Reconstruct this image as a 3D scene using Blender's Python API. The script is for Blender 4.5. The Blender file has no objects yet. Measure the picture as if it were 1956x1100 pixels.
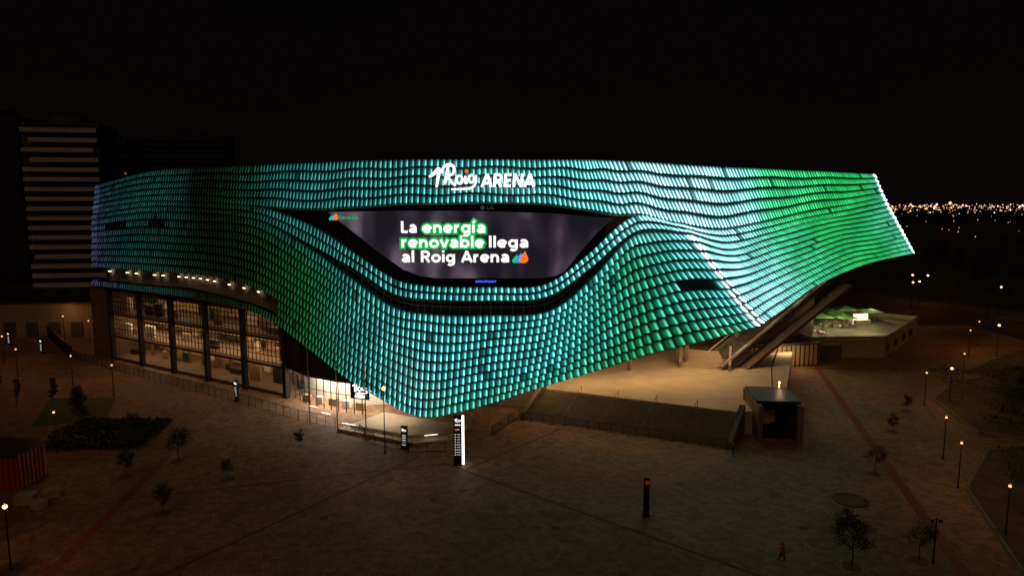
import bpy, math, random
import numpy as np
from mathutils import Vector, Matrix
R=random.Random(7)
sc=bpy.context.scene
col=sc.collection
sc.view_settings.view_transform='Standard'; sc.view_settings.look='None'; sc.view_settings.exposure=0

# ------------------------------------------------------------ materials
def newmat(name):
    m=bpy.data.materials.new(name); m.use_nodes=True
    return m,m.node_tree.nodes,m.node_tree.links
def pbr(name,c,rough=.7,metal=0,var=.25,scale=1.5,bump=.15):
    m,N,L=newmat(name); b=N['Principled BSDF']
    b.inputs['Roughness'].default_value=rough; b.inputs['Metallic'].default_value=metal
    tc=N.new('ShaderNodeTexCoord'); n=N.new('ShaderNodeTexNoise')
    n.inputs['Scale'].default_value=scale; n.inputs['Detail'].default_value=6
    L.new(tc.outputs['Object'],n.inputs['Vector'])
    r=N.new('ShaderNodeValToRGB')
    r.color_ramp.elements[0].position=.3; r.color_ramp.elements[1].position=.7
    r.color_ramp.elements[0].color=tuple(x*(1-var) for x in c)+(1,)
    r.color_ramp.elements[1].color=tuple(min(1,x*(1+var)) for x in c)+(1,)
    L.new(n.outputs['Fac'],r.inputs['Fac']); L.new(r.outputs['Color'],b.inputs['Base Color'])
    if bump:
        bp=N.new('ShaderNodeBump'); bp.inputs['Strength'].default_value=bump
        n2=N.new('ShaderNodeTexNoise'); n2.inputs['Scale'].default_value=scale*12
        L.new(tc.outputs['Object'],n2.inputs['Vector'])
        L.new(n2.outputs['Fac'],bp.inputs['Height']); L.new(bp.outputs['Normal'],b.inputs['Normal'])
    return m
def emi(name,c,s):
    m,N,L=newmat(name); b=N['Principled BSDF']
    b.inputs['Base Color'].default_value=(.05,.05,.05,1)
    b.inputs['Emission Color'].default_value=tuple(c)+(1,); b.inputs['Emission Strength'].default_value=s
    return m
def paver(name,c1,c2,mortar,bw,bh):
    m,N,L=newmat(name); b=N['Principled BSDF']; b.inputs['Roughness'].default_value=.7
    tc=N.new('ShaderNodeTexCoord'); mp=N.new('ShaderNodeMapping'); mp.inputs['Rotation'].default_value=(0,0,.42)
    L.new(tc.outputs['Object'],mp.inputs['Vector'])
    br=N.new('ShaderNodeTexBrick'); br.inputs['Scale'].default_value=1
    br.inputs['Brick Width'].default_value=bw; br.inputs['Row Height'].default_value=bh
    br.inputs['Mortar Size'].default_value=.025; br.inputs['Bias'].default_value=-.1
    br.inputs['Color1'].default_value=c1+(1,); br.inputs['Color2'].default_value=c2+(1,); br.inputs['Mortar'].default_value=mortar+(1,)
    L.new(mp.outputs['Vector'],br.inputs['Vector'])
    n=N.new('ShaderNodeTexNoise'); n.inputs['Scale'].default_value=.07; n.inputs['Detail'].default_value=9; n.inputs['Roughness'].default_value=.72
    L.new(tc.outputs['Object'],n.inputs['Vector'])
    r=N.new('ShaderNodeValToRGB'); r.color_ramp.elements[0].position=.35; r.color_ramp.elements[1].position=.65
    r.color_ramp.elements[0].color=(.66,.64,.62,1); r.color_ramp.elements[1].color=(1.25,1.22,1.2,1)
    L.new(n.outputs['Fac'],r.inputs['Fac'])
    v=N.new('ShaderNodeTexVoronoi'); v.inputs['Scale'].default_value=1.6
    L.new(mp.outputs['Vector'],v.inputs['Vector'])
    hv=N.new('ShaderNodeSeparateColor'); L.new(v.outputs['Color'],hv.inputs[0])
    mr=N.new('ShaderNodeMapRange'); mr.inputs['To Min'].default_value=.65; mr.inputs['To Max'].default_value=1.35
    L.new(hv.outputs[0],mr.inputs['Value'])
    mx=N.new('ShaderNodeMix'); mx.data_type='RGBA'; mx.blend_type='MULTIPLY'; mx.inputs['Factor'].default_value=1
    L.new(br.outputs['Color'],mx.inputs['A']); L.new(r.outputs['Color'],mx.inputs['B'])
    mx2=N.new('ShaderNodeMix'); mx2.data_type='RGBA'; mx2.blend_type='MULTIPLY'; mx2.inputs['Factor'].default_value=1
    L.new(mx.outputs['Result'],mx2.inputs['A']); L.new(mr.outputs['Result'],mx2.inputs['B'])
    L.new(mx2.outputs['Result'],b.inputs['Base Color'])
    return m

M_soil=pbr('soil',(.03,.026,.02),.95,0,.4,.02,.0)
M_bed=pbr('bed_soil',(.085,.055,.035),.95,0,.5,.5,.0)
M_pave=paver('pavers',(.29,.16,.085),(.22,.125,.07),(.09,.055,.035),.6,.3)
M_plat=pbr('platform_stone',(.5,.40,.29),.6,0,.12,.4,.05)
M_redpave=pbr('red_pavers',(.20,.05,.03),.8,0,.3,.8,.1)
M_darkpave=pbr('dark_pavers',(.075,.05,.035),.8,0,.3,.8,.1)
M_conc=pbr('concrete',(.33,.28,.23),.75,0,.2,.5,.1)
M_stair=pbr('stair_stone',(.17,.14,.11),.7,0,.2,.7,.1)
M_dark=pbr('dark_steel',(.03,.03,.032),.5,.3,.2,2,0)
M_black=pbr('black_panel',(.012,.012,.013),.6,0,.2,1,0)
M_brown=pbr('brown_wall',(.14,.09,.06),.7,0,.2,.3,.05)
M_white=pbr('white_render',(.7,.66,.6),.7,0,.1,.4,.03)
M_greyw=pbr('grey_render',(.10,.095,.09),.8,0,.2,.3,.03)
M_balc=pbr('balcony_render',(.62,.64,.70),.8,0,.15,.3,.0)
M_asph=pbr('asphalt',(.05,.048,.045),.85,0,.25,.3,.1)
M_grass=pbr('grass',(.05,.08,.02),.95,0,.4,1.2,.3)
M_leaf=pbr('leaves',(.04,.05,.02),.8,0,.5,1.3,0)
M_bark=pbr('bark',(.08,.055,.04),.9,0,.3,6,.3)
M_rust=pbr('red_painted_metal',(.34,.045,.018),.55,.1,.25,.6,.05)
M_line=emi('lettering_white_light',(1,.98,.95),1.15)
M_green=emi('lettering_green_light',(.0,.5,.07),.9)
M_warm=emi('warm_lamp',(1,.42,.12),2.4)
M_hot=emi('bright_lamp',(1,.5,.2),9)
M_led=emi('white_light_strip',(1,.95,.88),3)
M_int=pbr('lit_interior_wall',(.8,.6,.36),.7,0,.15,.4,0)
M_wood=pbr('timber_floor',(.3,.2,.12),.6,0,.2,.6,0)
M_glow=emi('ceiling_light',(1,.68,.34),7)
M_cafe=pbr('green_canvas',(.22,.5,.16),.8,0,.15,1,0)

# ------------------------------------------------------------ mesh builder
class MB:
    def __init__(s): s.v=[];s.f=[];s.m=[]
    def add(s,vs,fs,mi=0):
        o=len(s.v); s.v+= [tuple(q) for q in vs]
        for f in fs: s.f.append(tuple(o+k for k in f)); s.m.append(mi)
        return s
    def box(s,cx,cy,z0,sx,sy,sz,rz=0,mi=0,bev=0):
        c,n=math.cos(rz),math.sin(rz); vs=[]
        for z,ins in ((z0,0),(z0+sz,0)) if not bev else ((z0,bev),(z0+bev,0),(z0+sz-bev,0),(z0+sz,bev)):
            for a,b in ((-1,-1),(1,-1),(1,1),(-1,1)):
                x=a*(sx/2-ins); y=b*(sy/2-ins); vs.append((cx+x*c-y*n,cy+x*n+y*c,z))
        k=len(vs)//4; fs=[(3,2,1,0),tuple(4*(k-1)+q for q in range(4))]
        for l in range(k-1):
            for q in range(4):
                a=4*l+q; b=4*l+(q+1)%4; fs.append((a,b,b+4,a+4))
        return s.add(vs,fs,mi)
    def beam(s,p0,p1,w,h,mi=0):
        p0=Vector(p0);p1=Vector(p1); d=(p1-p0).normalized()
        up=Vector((0,0,1)) if abs(d.z)<.95 else Vector((0,1,0))
        r=d.cross(up).normalized(); u=r.cross(d)
        vs=[p+r*a*w/2+u*b*h/2 for p in (p0,p1) for a,b in ((-1,-1),(1,-1),(1,1),(-1,1))]
        return s.add(vs,[(3,2,1,0),(4,5,6,7)]+[(q,(q+1)%4,4+(q+1)%4,4+q) for q in range(4)],mi)
    def tube(s,p0,p1,r0,r1=None,n=8,mi=0):
        r1=r0 if r1 is None else r1
        p0=Vector(p0);p1=Vector(p1); d=(p1-p0).normalized()
        up=Vector((0,0,1)) if abs(d.z)<.95 else Vector((0,1,0))
        a=d.cross(up).normalized(); b=d.cross(a); vs=[]
        for p,r in ((p0,r0),(p1,r1)):
            for k in range(n):
                t=2*math.pi*k/n; vs.append(p+a*math.cos(t)*r+b*math.sin(t)*r)
        return s.add(vs,[tuple(range(n)),tuple(range(2*n-1,n-1,-1))]+[(k,n+k,n+(k+1)%n,(k+1)%n) for k in range(n)],mi)
    def prism(s,poly,z0,z1,mi=0):
        n=len(poly); vs=[(x,y,z0) for x,y in poly]+[(x,y,z1) for x,y in poly]
        return s.add(vs,[tuple(range(n-1,-1,-1)),tuple(range(n,2*n))]+[(k,(k+1)%n,n+(k+1)%n,n+k) for k in range(n)],mi)
    def lathe(s,prof,n=16,c=(0,0,0),mi=0):
        vs=[]
        for r,z in prof:
            for k in range(n):
                t=2*math.pi*k/n; vs.append((c[0]+r*math.cos(t),c[1]+r*math.sin(t),c[2]+z))
        fs=[(l*n+k,l*n+(k+1)%n,(l+1)*n+(k+1)%n,(l+1)*n+k) for l in range(len(prof)-1) for k in range(n)]
        fs+=[tuple(range(n-1,-1,-1)),tuple(range((len(prof)-1)*n,len(prof)*n))]
        return s.add(vs,fs,mi)
    def ob(s,name,mats,parent=None,smooth=False,label=None):
        me=bpy.data.meshes.new(name); me.from_pydata(s.v,[],s.f)
        if not isinstance(mats,(list,tuple)): mats=[mats]
        for m in mats: me.materials.append(m)
        me.polygons.foreach_set('material_index',s.m)
        if smooth: me.polygons.foreach_set('use_smooth',[True]*len(s.f))
        me.update(); o=bpy.data.objects.new(name,me); col.objects.link(o)
        if parent: o.parent=parent
        if label: o['label']=label
        return o
def tag(o,label,cat,group=None):
    o['label']=label; o['category']=cat
    if group: o['group']=group
    return o
def empty(name,loc,label,cat,group=None,rz=0):
    o=bpy.data.objects.new(name,None); o.empty_display_size=.5; o.location=loc; o.rotation_euler=(0,0,rz); col.objects.link(o)
    return tag(o,label,cat,group)
def struct(o): o['kind']='structure'; return o
def copy_tree(root,loc,rz=0,sc_=1,label=None):
    def rec(o,par):
        n=o.copy(); col.objects.link(n)
        if par: n.parent=par
        for ch in o.children: rec(ch,n)
        return n
    n=rec(root,None); n.location=loc; n.rotation_euler=(0,0,rz); n.scale=(sc_,)*3
    if label: n['label']=label
    return n
def light(name,kind,loc,energy,color,parent=None,size=.3,rot=(0,0,0),sy=None):
    l=bpy.data.lights.new(name,kind); l.energy=energy; l.color=color
    if kind=='AREA':
        l.size=size
        if sy: l.shape='RECTANGLE'; l.size_y=sy
    else: l.shadow_soft_size=size
    o=bpy.data.objects.new(name,l); o.location=loc; o.rotation_euler=rot; col.objects.link(o)
    if parent: o.parent=parent
    return o

# ------------------------------------------------------------ camera
cam=bpy.data.cameras.new('camera'); cam.lens=24; cam.sensor_width=36; cam.clip_end=8000; cam.clip_start=.5
co=bpy.data.objects.new('camera',cam); co.location=(0,0,30); co.rotation_euler=(math.radians(90-7.2),0,0); col.objects.link(co); sc.camera=co

# ------------------------------------------------------------ world + faint added sun standing in for off-frame city lamps
w=bpy.data.worlds.new('World'); sc.world=w; w.use_nodes=True; N=w.node_tree.nodes; L=w.node_tree.links
bg=N['Background']; bg.inputs['Strength'].default_value=1
tc=N.new('ShaderNodeTexCoord'); sp=N.new('ShaderNodeSeparateXYZ'); L.new(tc.outputs['Generated'],sp.inputs[0])
nz=N.new('ShaderNodeTexNoise'); nz.inputs['Scale'].default_value=2.5; nz.inputs['Detail'].default_value=4; L.new(tc.outputs['Generated'],nz.inputs['Vector'])
ad=N.new('ShaderNodeMath'); ad.operation='MULTIPLY_ADD'; ad.inputs[1].default_value=.25; L.new(nz.outputs['Fac'],ad.inputs[0]); L.new(sp.outputs['Z'],ad.inputs[2])
rp=N.new('ShaderNodeValToRGB'); e=rp.color_ramp.elements
e[0].position=.05; e[0].color=(.0026,.0016,.0012,1); e[1].position=.55; e[1].color=(.0009,.0007,.0008,1)
x=e.new(.25); x.color=(.0018,.0010,.0008,1)
L.new(ad.outputs[0],rp.inputs['Fac']); L.new(rp.outputs['Color'],bg.inputs['Color'])
su=bpy.data.lights.new('city_glow_fill','SUN'); su.energy=.15; su.angle=math.radians(25); su.color=(1,.54,.25)
so=bpy.data.objects.new('city_glow_fill',su); so.rotation_euler=(math.radians(46),0,math.radians(-22)); col.objects.link(so)

# ------------------------------------------------------------ ground
g=MB(); g.add([(-3500,-300,0),(3500,-300,0),(3500,6000,0),(-3500,6000,0)],[(0,1,2,3)]); struct(g.ob('ground',M_soil))
def sheet(name,poly,z,mat):
    m=MB(); m.add([(a,b,z) for a,b in poly],[tuple(range(len(poly)))]); o=m.ob(name,mat); struct(o); return o
sheet('plaza_pavement',[(-130,30),(110,30),(110,60),(112,165),(-130,165)],.004,M_pave)
def strip(name,a,b,wd,z,mat):
    a=Vector(a);b=Vector(b);d=(b-a).normalized();n=Vector((-d.y,d.x))*wd/2
    return sheet(name,[tuple(a-n),tuple(b-n),tuple(b+n),tuple(a+n)],z,mat)
strip('pavement_band',(55.9,122.5),(33,38),1.0,.008,M_redpave)
strip('pavement_band',(-7.7,75.7),(28,45),.4,.008,M_darkpave)
strip('pavement_band',(-41,78),(-36,40),1.0,.008,M_redpave)
strip('pavement_band',(-11,78),(-31,48),.35,.012,M_darkpave)
strip('pavement_band',(-5.2,74),(7,88.5),.35,.012,M_darkpave)
strip('pavement_band',(-7.7,75.7),(-40,66),.3,.016,M_darkpave)
for k,(x,y) in enumerate(((-8,66),(4,60),(-18,62),(18,70),(27,60),(-24,75),(9,52),(-12,50))):
    b=MB(); b.lathe([(.42,0),(.42,.012),(.36,.012)],16); o=b.ob('manhole_cover',M_darkpave); o.location=(x,y,.006); struct(o)
strip('road',(75,282),(165,135),11,.02,M_asph)
strip('road',(128,196),(150,80),9,.024,M_asph)
sheet('lawn',[(-71,102),(-61,102.3),(-56.4,92),(-64.6,88.7)],.03,M_grass)
struct(MB().prism([(-59,85),(-55,90),(-47,87),(-46,83),(-54,79.5)],0,.12).ob('planting_bed',M_bed))
for k,poly in enumerate([[(64,101),(73,110),(92,121),(98,100),(66,83),(60.7,86)],[(47.6,68.5),(57.5,79.5),(70,82),(80,48),(39,46)],[(80,118),(95,130),(130,150),(140,120),(100,118)]]):
    b=MB(); b.prism(poly,0,.35,0)
    cx=sum(p[0] for p in poly)/len(poly); cy=sum(p[1] for p in poly)/len(poly)
    inn=[(cx+(p[0]-cx)*.975,cy+(p[1]-cy)*.975) for p in poly]
    b.prism(inn,.35,.42,1); struct(b.ob('planting_bed',[M_stair,M_bed]))
b=MB()
for a,c in [((62.3,99.5),(41.4,52.2)),((41.4,52.2),(34,36))]: b.beam(a+(.07,),c+(.07,),.3,.14)
struct(b.ob('kerb',M_stair))

# ------------------------------------------------------------ ARENA
AR=empty('sports_arena',(0,0,0),'curved arena wrapped in glowing teal ceramic scales with giant screen','arena')
def st(a,b,c,d,e_,f,mid=None): return [a,b,c or b,d,e_ or d,f,mid]
S=[
st((-80,147,33),(-80.5,147,28.5),None,(-81,147,26.6),None,(-82,148,13.8)),
st((-78.8,131,33.2),(-79.6,131,28.5),None,(-80,131,26.6),None,(-81.6,132,13.8)),
st((-61.4,118,35.2),(-62.2,118,30),None,(-62.3,118,28.2),None,(-61.9,118,14.2)),
st((-47.2,108,35.3),(-47.9,108,29.8),None,(-48,108,28.1),None,(-48.8,109,14.1)),
st((-36.1,100,35.3),(-36.4,100,29.2),None,(-36.5,100,27.2),None,(-37.5,101,13.1)),
st((-26.8,94,35.3),(-27.1,94,28.9),(-26.9,93,26.8),(-27.1,93,24.0),(-27.2,93,23.6),(-28.5,94,9.6)),
st((-19.9,90,35.3),(-20.1,90,29.2),(-20.3,88,23.5),(-20.3,87,21.4),(-20.4,87,20.3),(-21.7,88,6.9)),
st((-14.1,88,35.3),(-14.3,88,29.6),(-14.6,85,20.4),(-14.5,84,18.4),(-14.7,84,17.1),(-15.5,84,4.6)),
st((-8.4,87,35.3),(-8.8,87,29.7),(-9.55,83.5,19.7),(-9.65,83,17.9),(-9.8,83,16.3),(-10.6,82,3.5)),
st((-1.85,87,35.3),(-2.2,87,29.8),(-2.8,83.5,19.6),(-3,83,17.8),(-3.1,83,16.2),(-4.1,82,4.8)),
st((4.1,88,35.3),(4.15,88,29.6),(4.1,85,19.7),(4.2,84,18.0),(4.4,84,16.5),(2.8,83.5,6.7)),
st((8.6,89.5,35.4),(9.35,89.5,28.9),(9.6,88,23.1),(10,87,21.3),(10.05,87,20.3),(10.4,87,8)),
st((11.8,91,35.4),(13.7,91,28.2),(14.3,90.5,27.1),(15,90,25.2),(15,90,25.0),(17.9,90.5,9.4)),
st((15.2,92.5,35.4),(17.5,93,28.1),None,(18.3,91.5,26),None,(26.3,93,10.8)),
st((20,95.5,35.3),(22.6,95,26.9),None,(24.2,94.5,25.4),None,(35.4,96,12.5),(29.6,93.6,18.7)),
st((27.4,100,35.1),(29.7,99,25.9),None,(30.9,99,24),None,(41.7,103,13.9)),
st((36.2,106,35.1),(38.6,106,26.8),None,(39.5,106,25),None,(49.9,111,16.4)),
st((46.3,113,35.1),(48,113,28.3),None,(49.1,114,26.6),None,(61.2,120,18.6)),
st((56.5,120,35.1),(58.7,121,29.4),None,(59.3,121,27.6),None,(70.5,127,19.5)),
st((66.3,127,35),(69,128,30.7),None,(69.9,128,29.1),None,(77.6,132,20)),
st((67,143,35),(69,144,30.7),None,(70,144,29.1),None,(76,147,20)),
]
for q in S:
    if q[6] is None: q[6]=tuple((a+b)/2 for a,b in zip(q[4],q[5]))
SA=np.array([[list(p) for p in q] for q in S],float)
KINK=14
def guide(gi,s):
    n=len(S)-1; i=min(int(s),n-1); t=s-i
    p1=SA[i,gi];p2=SA[i+1,gi]
    p0=SA[i-1,gi] if i>0 else 2*p1-p2
    p3=SA[i+2,gi] if i+2<=n else 2*p2-p1
    if gi>=3:
        if i==KINK: p0=2*p1-p2
        if i+1==KINK: p3=2*p2-p1
    if i in(0,): p0=2*p1-p2
    m1=(p2-p0)/2;m2=(p3-p1)/2
    if i in (1,): m1=(p2-p1)
    if i in (0,): m2=(p2-p1)
    if i in (len(S)-2,): m1=(p2-p1)
    if i in (len(S)-3,): m2=(p2-p1)
    t2=t*t;t3=t2*t
    return (2*t3-3*t2+1)*p1+(t3-2*t2+t)*m1+(-2*t3+3*t2)*p2+(t3-t2)*m2
def P(s,r,part):
    if part==0: a,b,t=guide(0,s),guide(1,s),r/5
    elif part==1: a,b,t=guide(2,s),guide(3,s),(r-5)/2
    else:
        if r<12.5: a,b,t=guide(4,s),guide(6,s),(r-7)/5.5
        else: a,b,t=guide(6,s),guide(5,s),(r-12.5)/5.5
    p=a+(b-a)*t
    wv=min(1,max(0,(s-.8)/2))*min(1,max(0,(19-s)/1.5))
    if part==2 and 7.5<r<17.5: p=p+np.array((0,0,.15*wv*math.sin(s*3.1+r*.35)))
    if part==0 and .5<r<4.5: p=p+np.array((0,0,.12*wv*math.sin(s*4.3+r*.6)))
    return p
ss=np.linspace(0,len(S)-1,2400); pts=np.array([(P(x,0,0)+P(x,9,2))/2 for x in ss])
al=np.concatenate([[0],np.cumsum(np.linalg.norm(np.diff(pts,axis=0),axis=1))])
NC=int(al[-1]/.74); cs=np.interp(np.linspace(0,al[-1],NC+1),al,ss)
UP=[(0,(.03,.04,.11)),(1,(.025,.04,.08)),(1.5,(.006,.065,.055)),(2.1,(.004,.06,.045)),(2.6,(.002,.028,.025)),(2.75,(.001,.006,.004)),(3.1,(.001,.008,.003)),(3.5,(.001,.022,.008)),(3.9,(.002,.045,.028)),(4.3,(.004,.10,.085)),(5,(.006,.14,.125)),(6,(.008,.17,.16)),(8,(.012,.24,.23)),(10,(.02,.27,.26)),(11.5,(.05,.36,.37)),(13,(.13,.44,.48)),(14.5,(.16,.46,.52)),(15.6,(.10,.40,.40)),(16.2,(.008,.34,.11)),(17.5,(.002,.30,.055)),(18.5,(.002,.24,.045)),(18.9,(.01,.24,.10)),(20,(.1,.4,.3))]
LO=[(0,(.03,.03,.11)),(1,(.03,.03,.08)),(1.5,(.004,.04,.035)),(2.2,(.002,.03,.02)),(2.8,(.001,.010,.005)),(3.1,(.001,.006,.002)),(3.6,(.001,.010,.003)),(4.2,(.001,.03,.007)),(4.9,(.001,.07,.018)),(5.4,(.002,.11,.05)),(6.0,(.004,.17,.13)),(6.8,(.006,.24,.23)),(8,(.01,.29,.29)),(10,(.007,.25,.25)),(11,(.006,.20,.15)),(12,(.003,.18,.08)),(13,(.006,.22,.15)),(13.9,(.02,.30,.28)),(14.1,(.14,.40,.45)),(15,(.10,.38,.37)),(16,(.010,.31,.13)),(17,(.002,.26,.05)),(18,(.002,.24,.05)),(19,(.02,.25,.14)),(20,(.1,.4,.3))]
def ramp(T,s):
    for (a,ca),(b,cb) in zip(T,T[1:]):
        if s<=b:
            t=(s-a)/(b-a); return [x+(y-x)*t for x,y in zip(ca,cb)]
    return list(T[-1][1])
US=(.10,.55,.96); VS=(.06,.5,.84)
V=[];F=[];C=[];UVv=[]
for part,(r0,r1) in enumerate(((0,5),(5,7),(7,18))):
    for i in range(NC):
        s0,s1=cs[i],cs[i+1]; sm=(s0+s1)/2
        fin=.16+.16*min(1,max(0,(sm-4)/5))
        for r in range(r0,r1):
            if part==2 and r in(15,16) and sm<4.35: continue
            if r==12 and 13.0<sm<13.75: continue
            if r==8 and 1.25<sm<1.6: continue
            if r==8 and 2<sm<2.25: continue
            A=P(s0,r,part);B=P(s1,r,part);Cc=P(s0,r+1,part);D=P(s1,r+1,part)
            n=np.cross(Cc-A,B-A); ln=np.linalg.norm(n)
            if ln<1e-4: continue
            n/=ln; h=np.linalg.norm(Cc-A)
            if h<.15: continue
            base=len(V)
            u=ramp(UP,sm);l=ramp(LO,sm); k=min(1,max(0,(r-4)/5)); k=k*k*(3-2*k)
            c=[a+(b-a)*k for a,b in zip(u,l)]
            if part==2 and 8<sm<13.8 and r>14: 
                q=(r-14)/8; c=[c[0],c[1]*(1-.15*q),c[2]*(1-q)]
            wob=1+.10*math.sin(sm*5.1+r*.9)+.06*math.sin(sm*17+r*2.3)
            f=wob*R.uniform(.78,1.15)
            if R.random()<.015: f*=.25
            c=[x*f for x in c]
            if part==2 and 13.9<sm<14.03: c=[x*.4+y for x,y in zip(c,(.6,.85,.9))]  # white-lit crease painted into the scale emission colour
            if 18.92<sm<19.03: c=[x*.4+y for x,y in zip(c,(.5,.85,.8))]  # white-lit right edge painted in the same way
            tw=R.uniform(-.04,.04); zz=R.uniform(-.02,.02)
            for vv in VS:
                for uu in US:
                    v2=vv+(zz+.07*(uu-.5) if vv>.8 else 0)
                    u2=uu+.10*(v2-.5)
                    p=A*(1-u2)*(1-v2)+B*u2*(1-v2)+Cc*(1-u2)*v2+D*u2*v2
                    o=.30*v2+(fin+tw)*uu
                    V.append(tuple(p+n*o)); C.append((c[0],c[1],c[2],1)); UVv.append((uu,1-vv))
            nu=len(US)
            for a in range(len(VS)-1):
                for b_ in range(nu-1):
                    q=base+a*nu+b_; F.append((q,q+nu,q+nu+1,q+1))
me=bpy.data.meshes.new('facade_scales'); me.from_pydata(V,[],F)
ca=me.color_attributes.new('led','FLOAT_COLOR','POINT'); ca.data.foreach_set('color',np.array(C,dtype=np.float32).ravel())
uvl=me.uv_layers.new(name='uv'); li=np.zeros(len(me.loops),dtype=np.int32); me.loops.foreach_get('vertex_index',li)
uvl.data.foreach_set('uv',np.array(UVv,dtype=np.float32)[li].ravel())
m,N,L=newmat('glazed_ceramic_scale'); b=N['Principled BSDF']; b.inputs['Base Color'].default_value=(.06,.065,.065,1); b.inputs['Roughness'].default_value=.5
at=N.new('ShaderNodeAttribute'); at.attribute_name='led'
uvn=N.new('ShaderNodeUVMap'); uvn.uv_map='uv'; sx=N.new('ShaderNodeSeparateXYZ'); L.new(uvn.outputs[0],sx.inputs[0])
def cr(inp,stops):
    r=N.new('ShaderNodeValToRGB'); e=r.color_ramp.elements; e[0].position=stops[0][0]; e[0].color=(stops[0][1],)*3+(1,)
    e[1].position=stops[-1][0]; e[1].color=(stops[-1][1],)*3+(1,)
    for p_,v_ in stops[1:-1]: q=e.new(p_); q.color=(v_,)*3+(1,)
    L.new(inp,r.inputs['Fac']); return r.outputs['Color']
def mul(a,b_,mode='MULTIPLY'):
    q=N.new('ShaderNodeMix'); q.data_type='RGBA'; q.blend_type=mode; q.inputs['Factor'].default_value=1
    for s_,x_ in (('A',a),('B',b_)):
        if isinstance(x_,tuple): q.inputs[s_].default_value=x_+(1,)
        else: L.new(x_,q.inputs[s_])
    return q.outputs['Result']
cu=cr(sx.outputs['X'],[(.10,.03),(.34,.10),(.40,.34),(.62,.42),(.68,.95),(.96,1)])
cv=cr(sx.outputs['Y'],[(0.16,.55),(.3,1),(.70,.85),(.82,.45),(.92,.22)])  # emission darkens toward scale tops, painting shade from the row above
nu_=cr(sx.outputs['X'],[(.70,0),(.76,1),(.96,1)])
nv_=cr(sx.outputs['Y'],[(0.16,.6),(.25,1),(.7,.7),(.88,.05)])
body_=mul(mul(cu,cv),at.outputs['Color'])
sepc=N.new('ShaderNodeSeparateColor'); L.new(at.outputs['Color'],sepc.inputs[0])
hl=mul(mul(nu_,nv_),mul(mul(sepc.outputs[1],sepc.outputs[2]),(3.0,5.5,5.5)))  # painted highlight strip along each scale's outer edge
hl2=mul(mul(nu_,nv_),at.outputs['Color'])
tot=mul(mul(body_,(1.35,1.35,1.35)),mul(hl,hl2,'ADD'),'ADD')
L.new(tot,b.inputs['Emission Color']); b.inputs['Emission Strength'].default_value=1.45  # LED wash on the ceramic painted as emission
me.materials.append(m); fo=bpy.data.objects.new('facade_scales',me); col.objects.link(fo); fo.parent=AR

bk=MB()
for part,(r0,r1) in enumerate(((0,5),(5,7),(7,18))):
    idx=list(range(0,NC,3))+[NC]; rail=MB()
    for i0,i1 in zip(idx,idx[1:]):
        s0,s1=cs[i0],cs[i1]; sm=(s0+s1)/2
        for r in range(r0,r1):
            if part==2 and r in(15,16) and sm<4.35: continue
            A=P(s0,r,part);B=P(s1,r,part);Cc=P(s0,r+1,part);D=P(s1,r+1,part)
            n=np.cross(Cc-A,B-A); ln=np.linalg.norm(n)
            if ln<1e-3 or np.linalg.norm(Cc-A)<.15: continue
            n=n/ln*(-.45); bk.add([A+n,B+n,D+n,Cc+n],[(0,3,2,1)])
        A=P(s0,r1,part);B=P(s1,r1,part)
        rail.tube(A-np.array((0,-.25,0.02)),B-np.array((0,-.25,.02)),.11,n=5)
    rail.ob('edge_rail',M_conc if part!=1 else M_dark,AR)
bk.ob('backing_frame',M_black,AR)
lat=MB(); prev=None
for s_ in np.linspace(5.6,11.6,34):
    a=P(s_,7,1);b_=P(s_,7,2); a=a+np.array((0,1.1,.3)); b_=b_+np.array((0,1.1,-.5))
    lat.tube(tuple(a),tuple(b_),.06,n=5)
    m_=a*.55+b_*.45
    if prev is not None: lat.tube(tuple(prev),tuple(m_),.09,n=5)
    prev=m_
lat.ob('lattice_frame',M_conc,AR)
body=MB()
body.prism([(-70,137),(-31,112),(-24,103),(-12,112),(14,122),(44,128),(60,134),(66,165),(-72,168)],0,32.5)
body.ob('wall',M_brown,AR)
rf=MB(); top=[tuple(P(x,0,0)) for x in np.linspace(0,len(S)-1,60)]
inn=[(p[0]*.97,p[1]+2.0,p[2]-1.6) for p in top]; poly=[(p[0],p[1]) for p in inn]+[(64,180),(-74,180)]
rf.prism(poly,32.6,33.2); rf.ob('roof',M_dark,AR)
rc=MB(); rc.box(-5,94.9,15,36,.5,15.5); rc.box(-6,91.5,15.2,34,4.2,.4); rc.ob('screen_recess',M_black,AR)

# ---- screen
m,N,L=newmat('led_screen_picture'); b=N['Principled BSDF']; b.inputs['Base Color'].default_value=(.02,.02,.02,1); b.inputs['Roughness'].default_value=.4
tc=N.new('ShaderNodeTexCoord'); mp=N.new('ShaderNodeMapping'); mp.inputs['Scale'].default_value=(.16,.11,.07); L.new(tc.outputs['Object'],mp.inputs[0])
nn=N.new('ShaderNodeTexNoise'); nn.inputs['Scale'].default_value=1.6; nn.inputs['Detail'].default_value=1.0; L.new(mp.outputs[0],nn.inputs['Vector'])
r=N.new('ShaderNodeValToRGB'); e=r.color_ramp.elements; e[0].position=.36; e[0].color=(.012,.009,.014,1); e[1].position=.70; e[1].color=(.13,.095,.125,1); q=e.new(.52); q.color=(.032,.023,.035,1)
L.new(nn.outputs['Fac'],r.inputs['Fac']); L.new(r.outputs['Color'],b.inputs['Emission Color']); b.inputs['Emission Strength'].default_value=1.0
M_scr=m
scp=[(-25,28.6),(-21.2,25.6),(-18.4,23.3),(-14.9,20.8),(-12.6,19.9),(-10.3,19.6),(4.1,19.6),(6,19.9),(7.3,20.6),(9.4,23.3),(11.6,25.8),(13.8,27.8),(5,28.45),(-6,28.75),(-16,28.75)]
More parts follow.
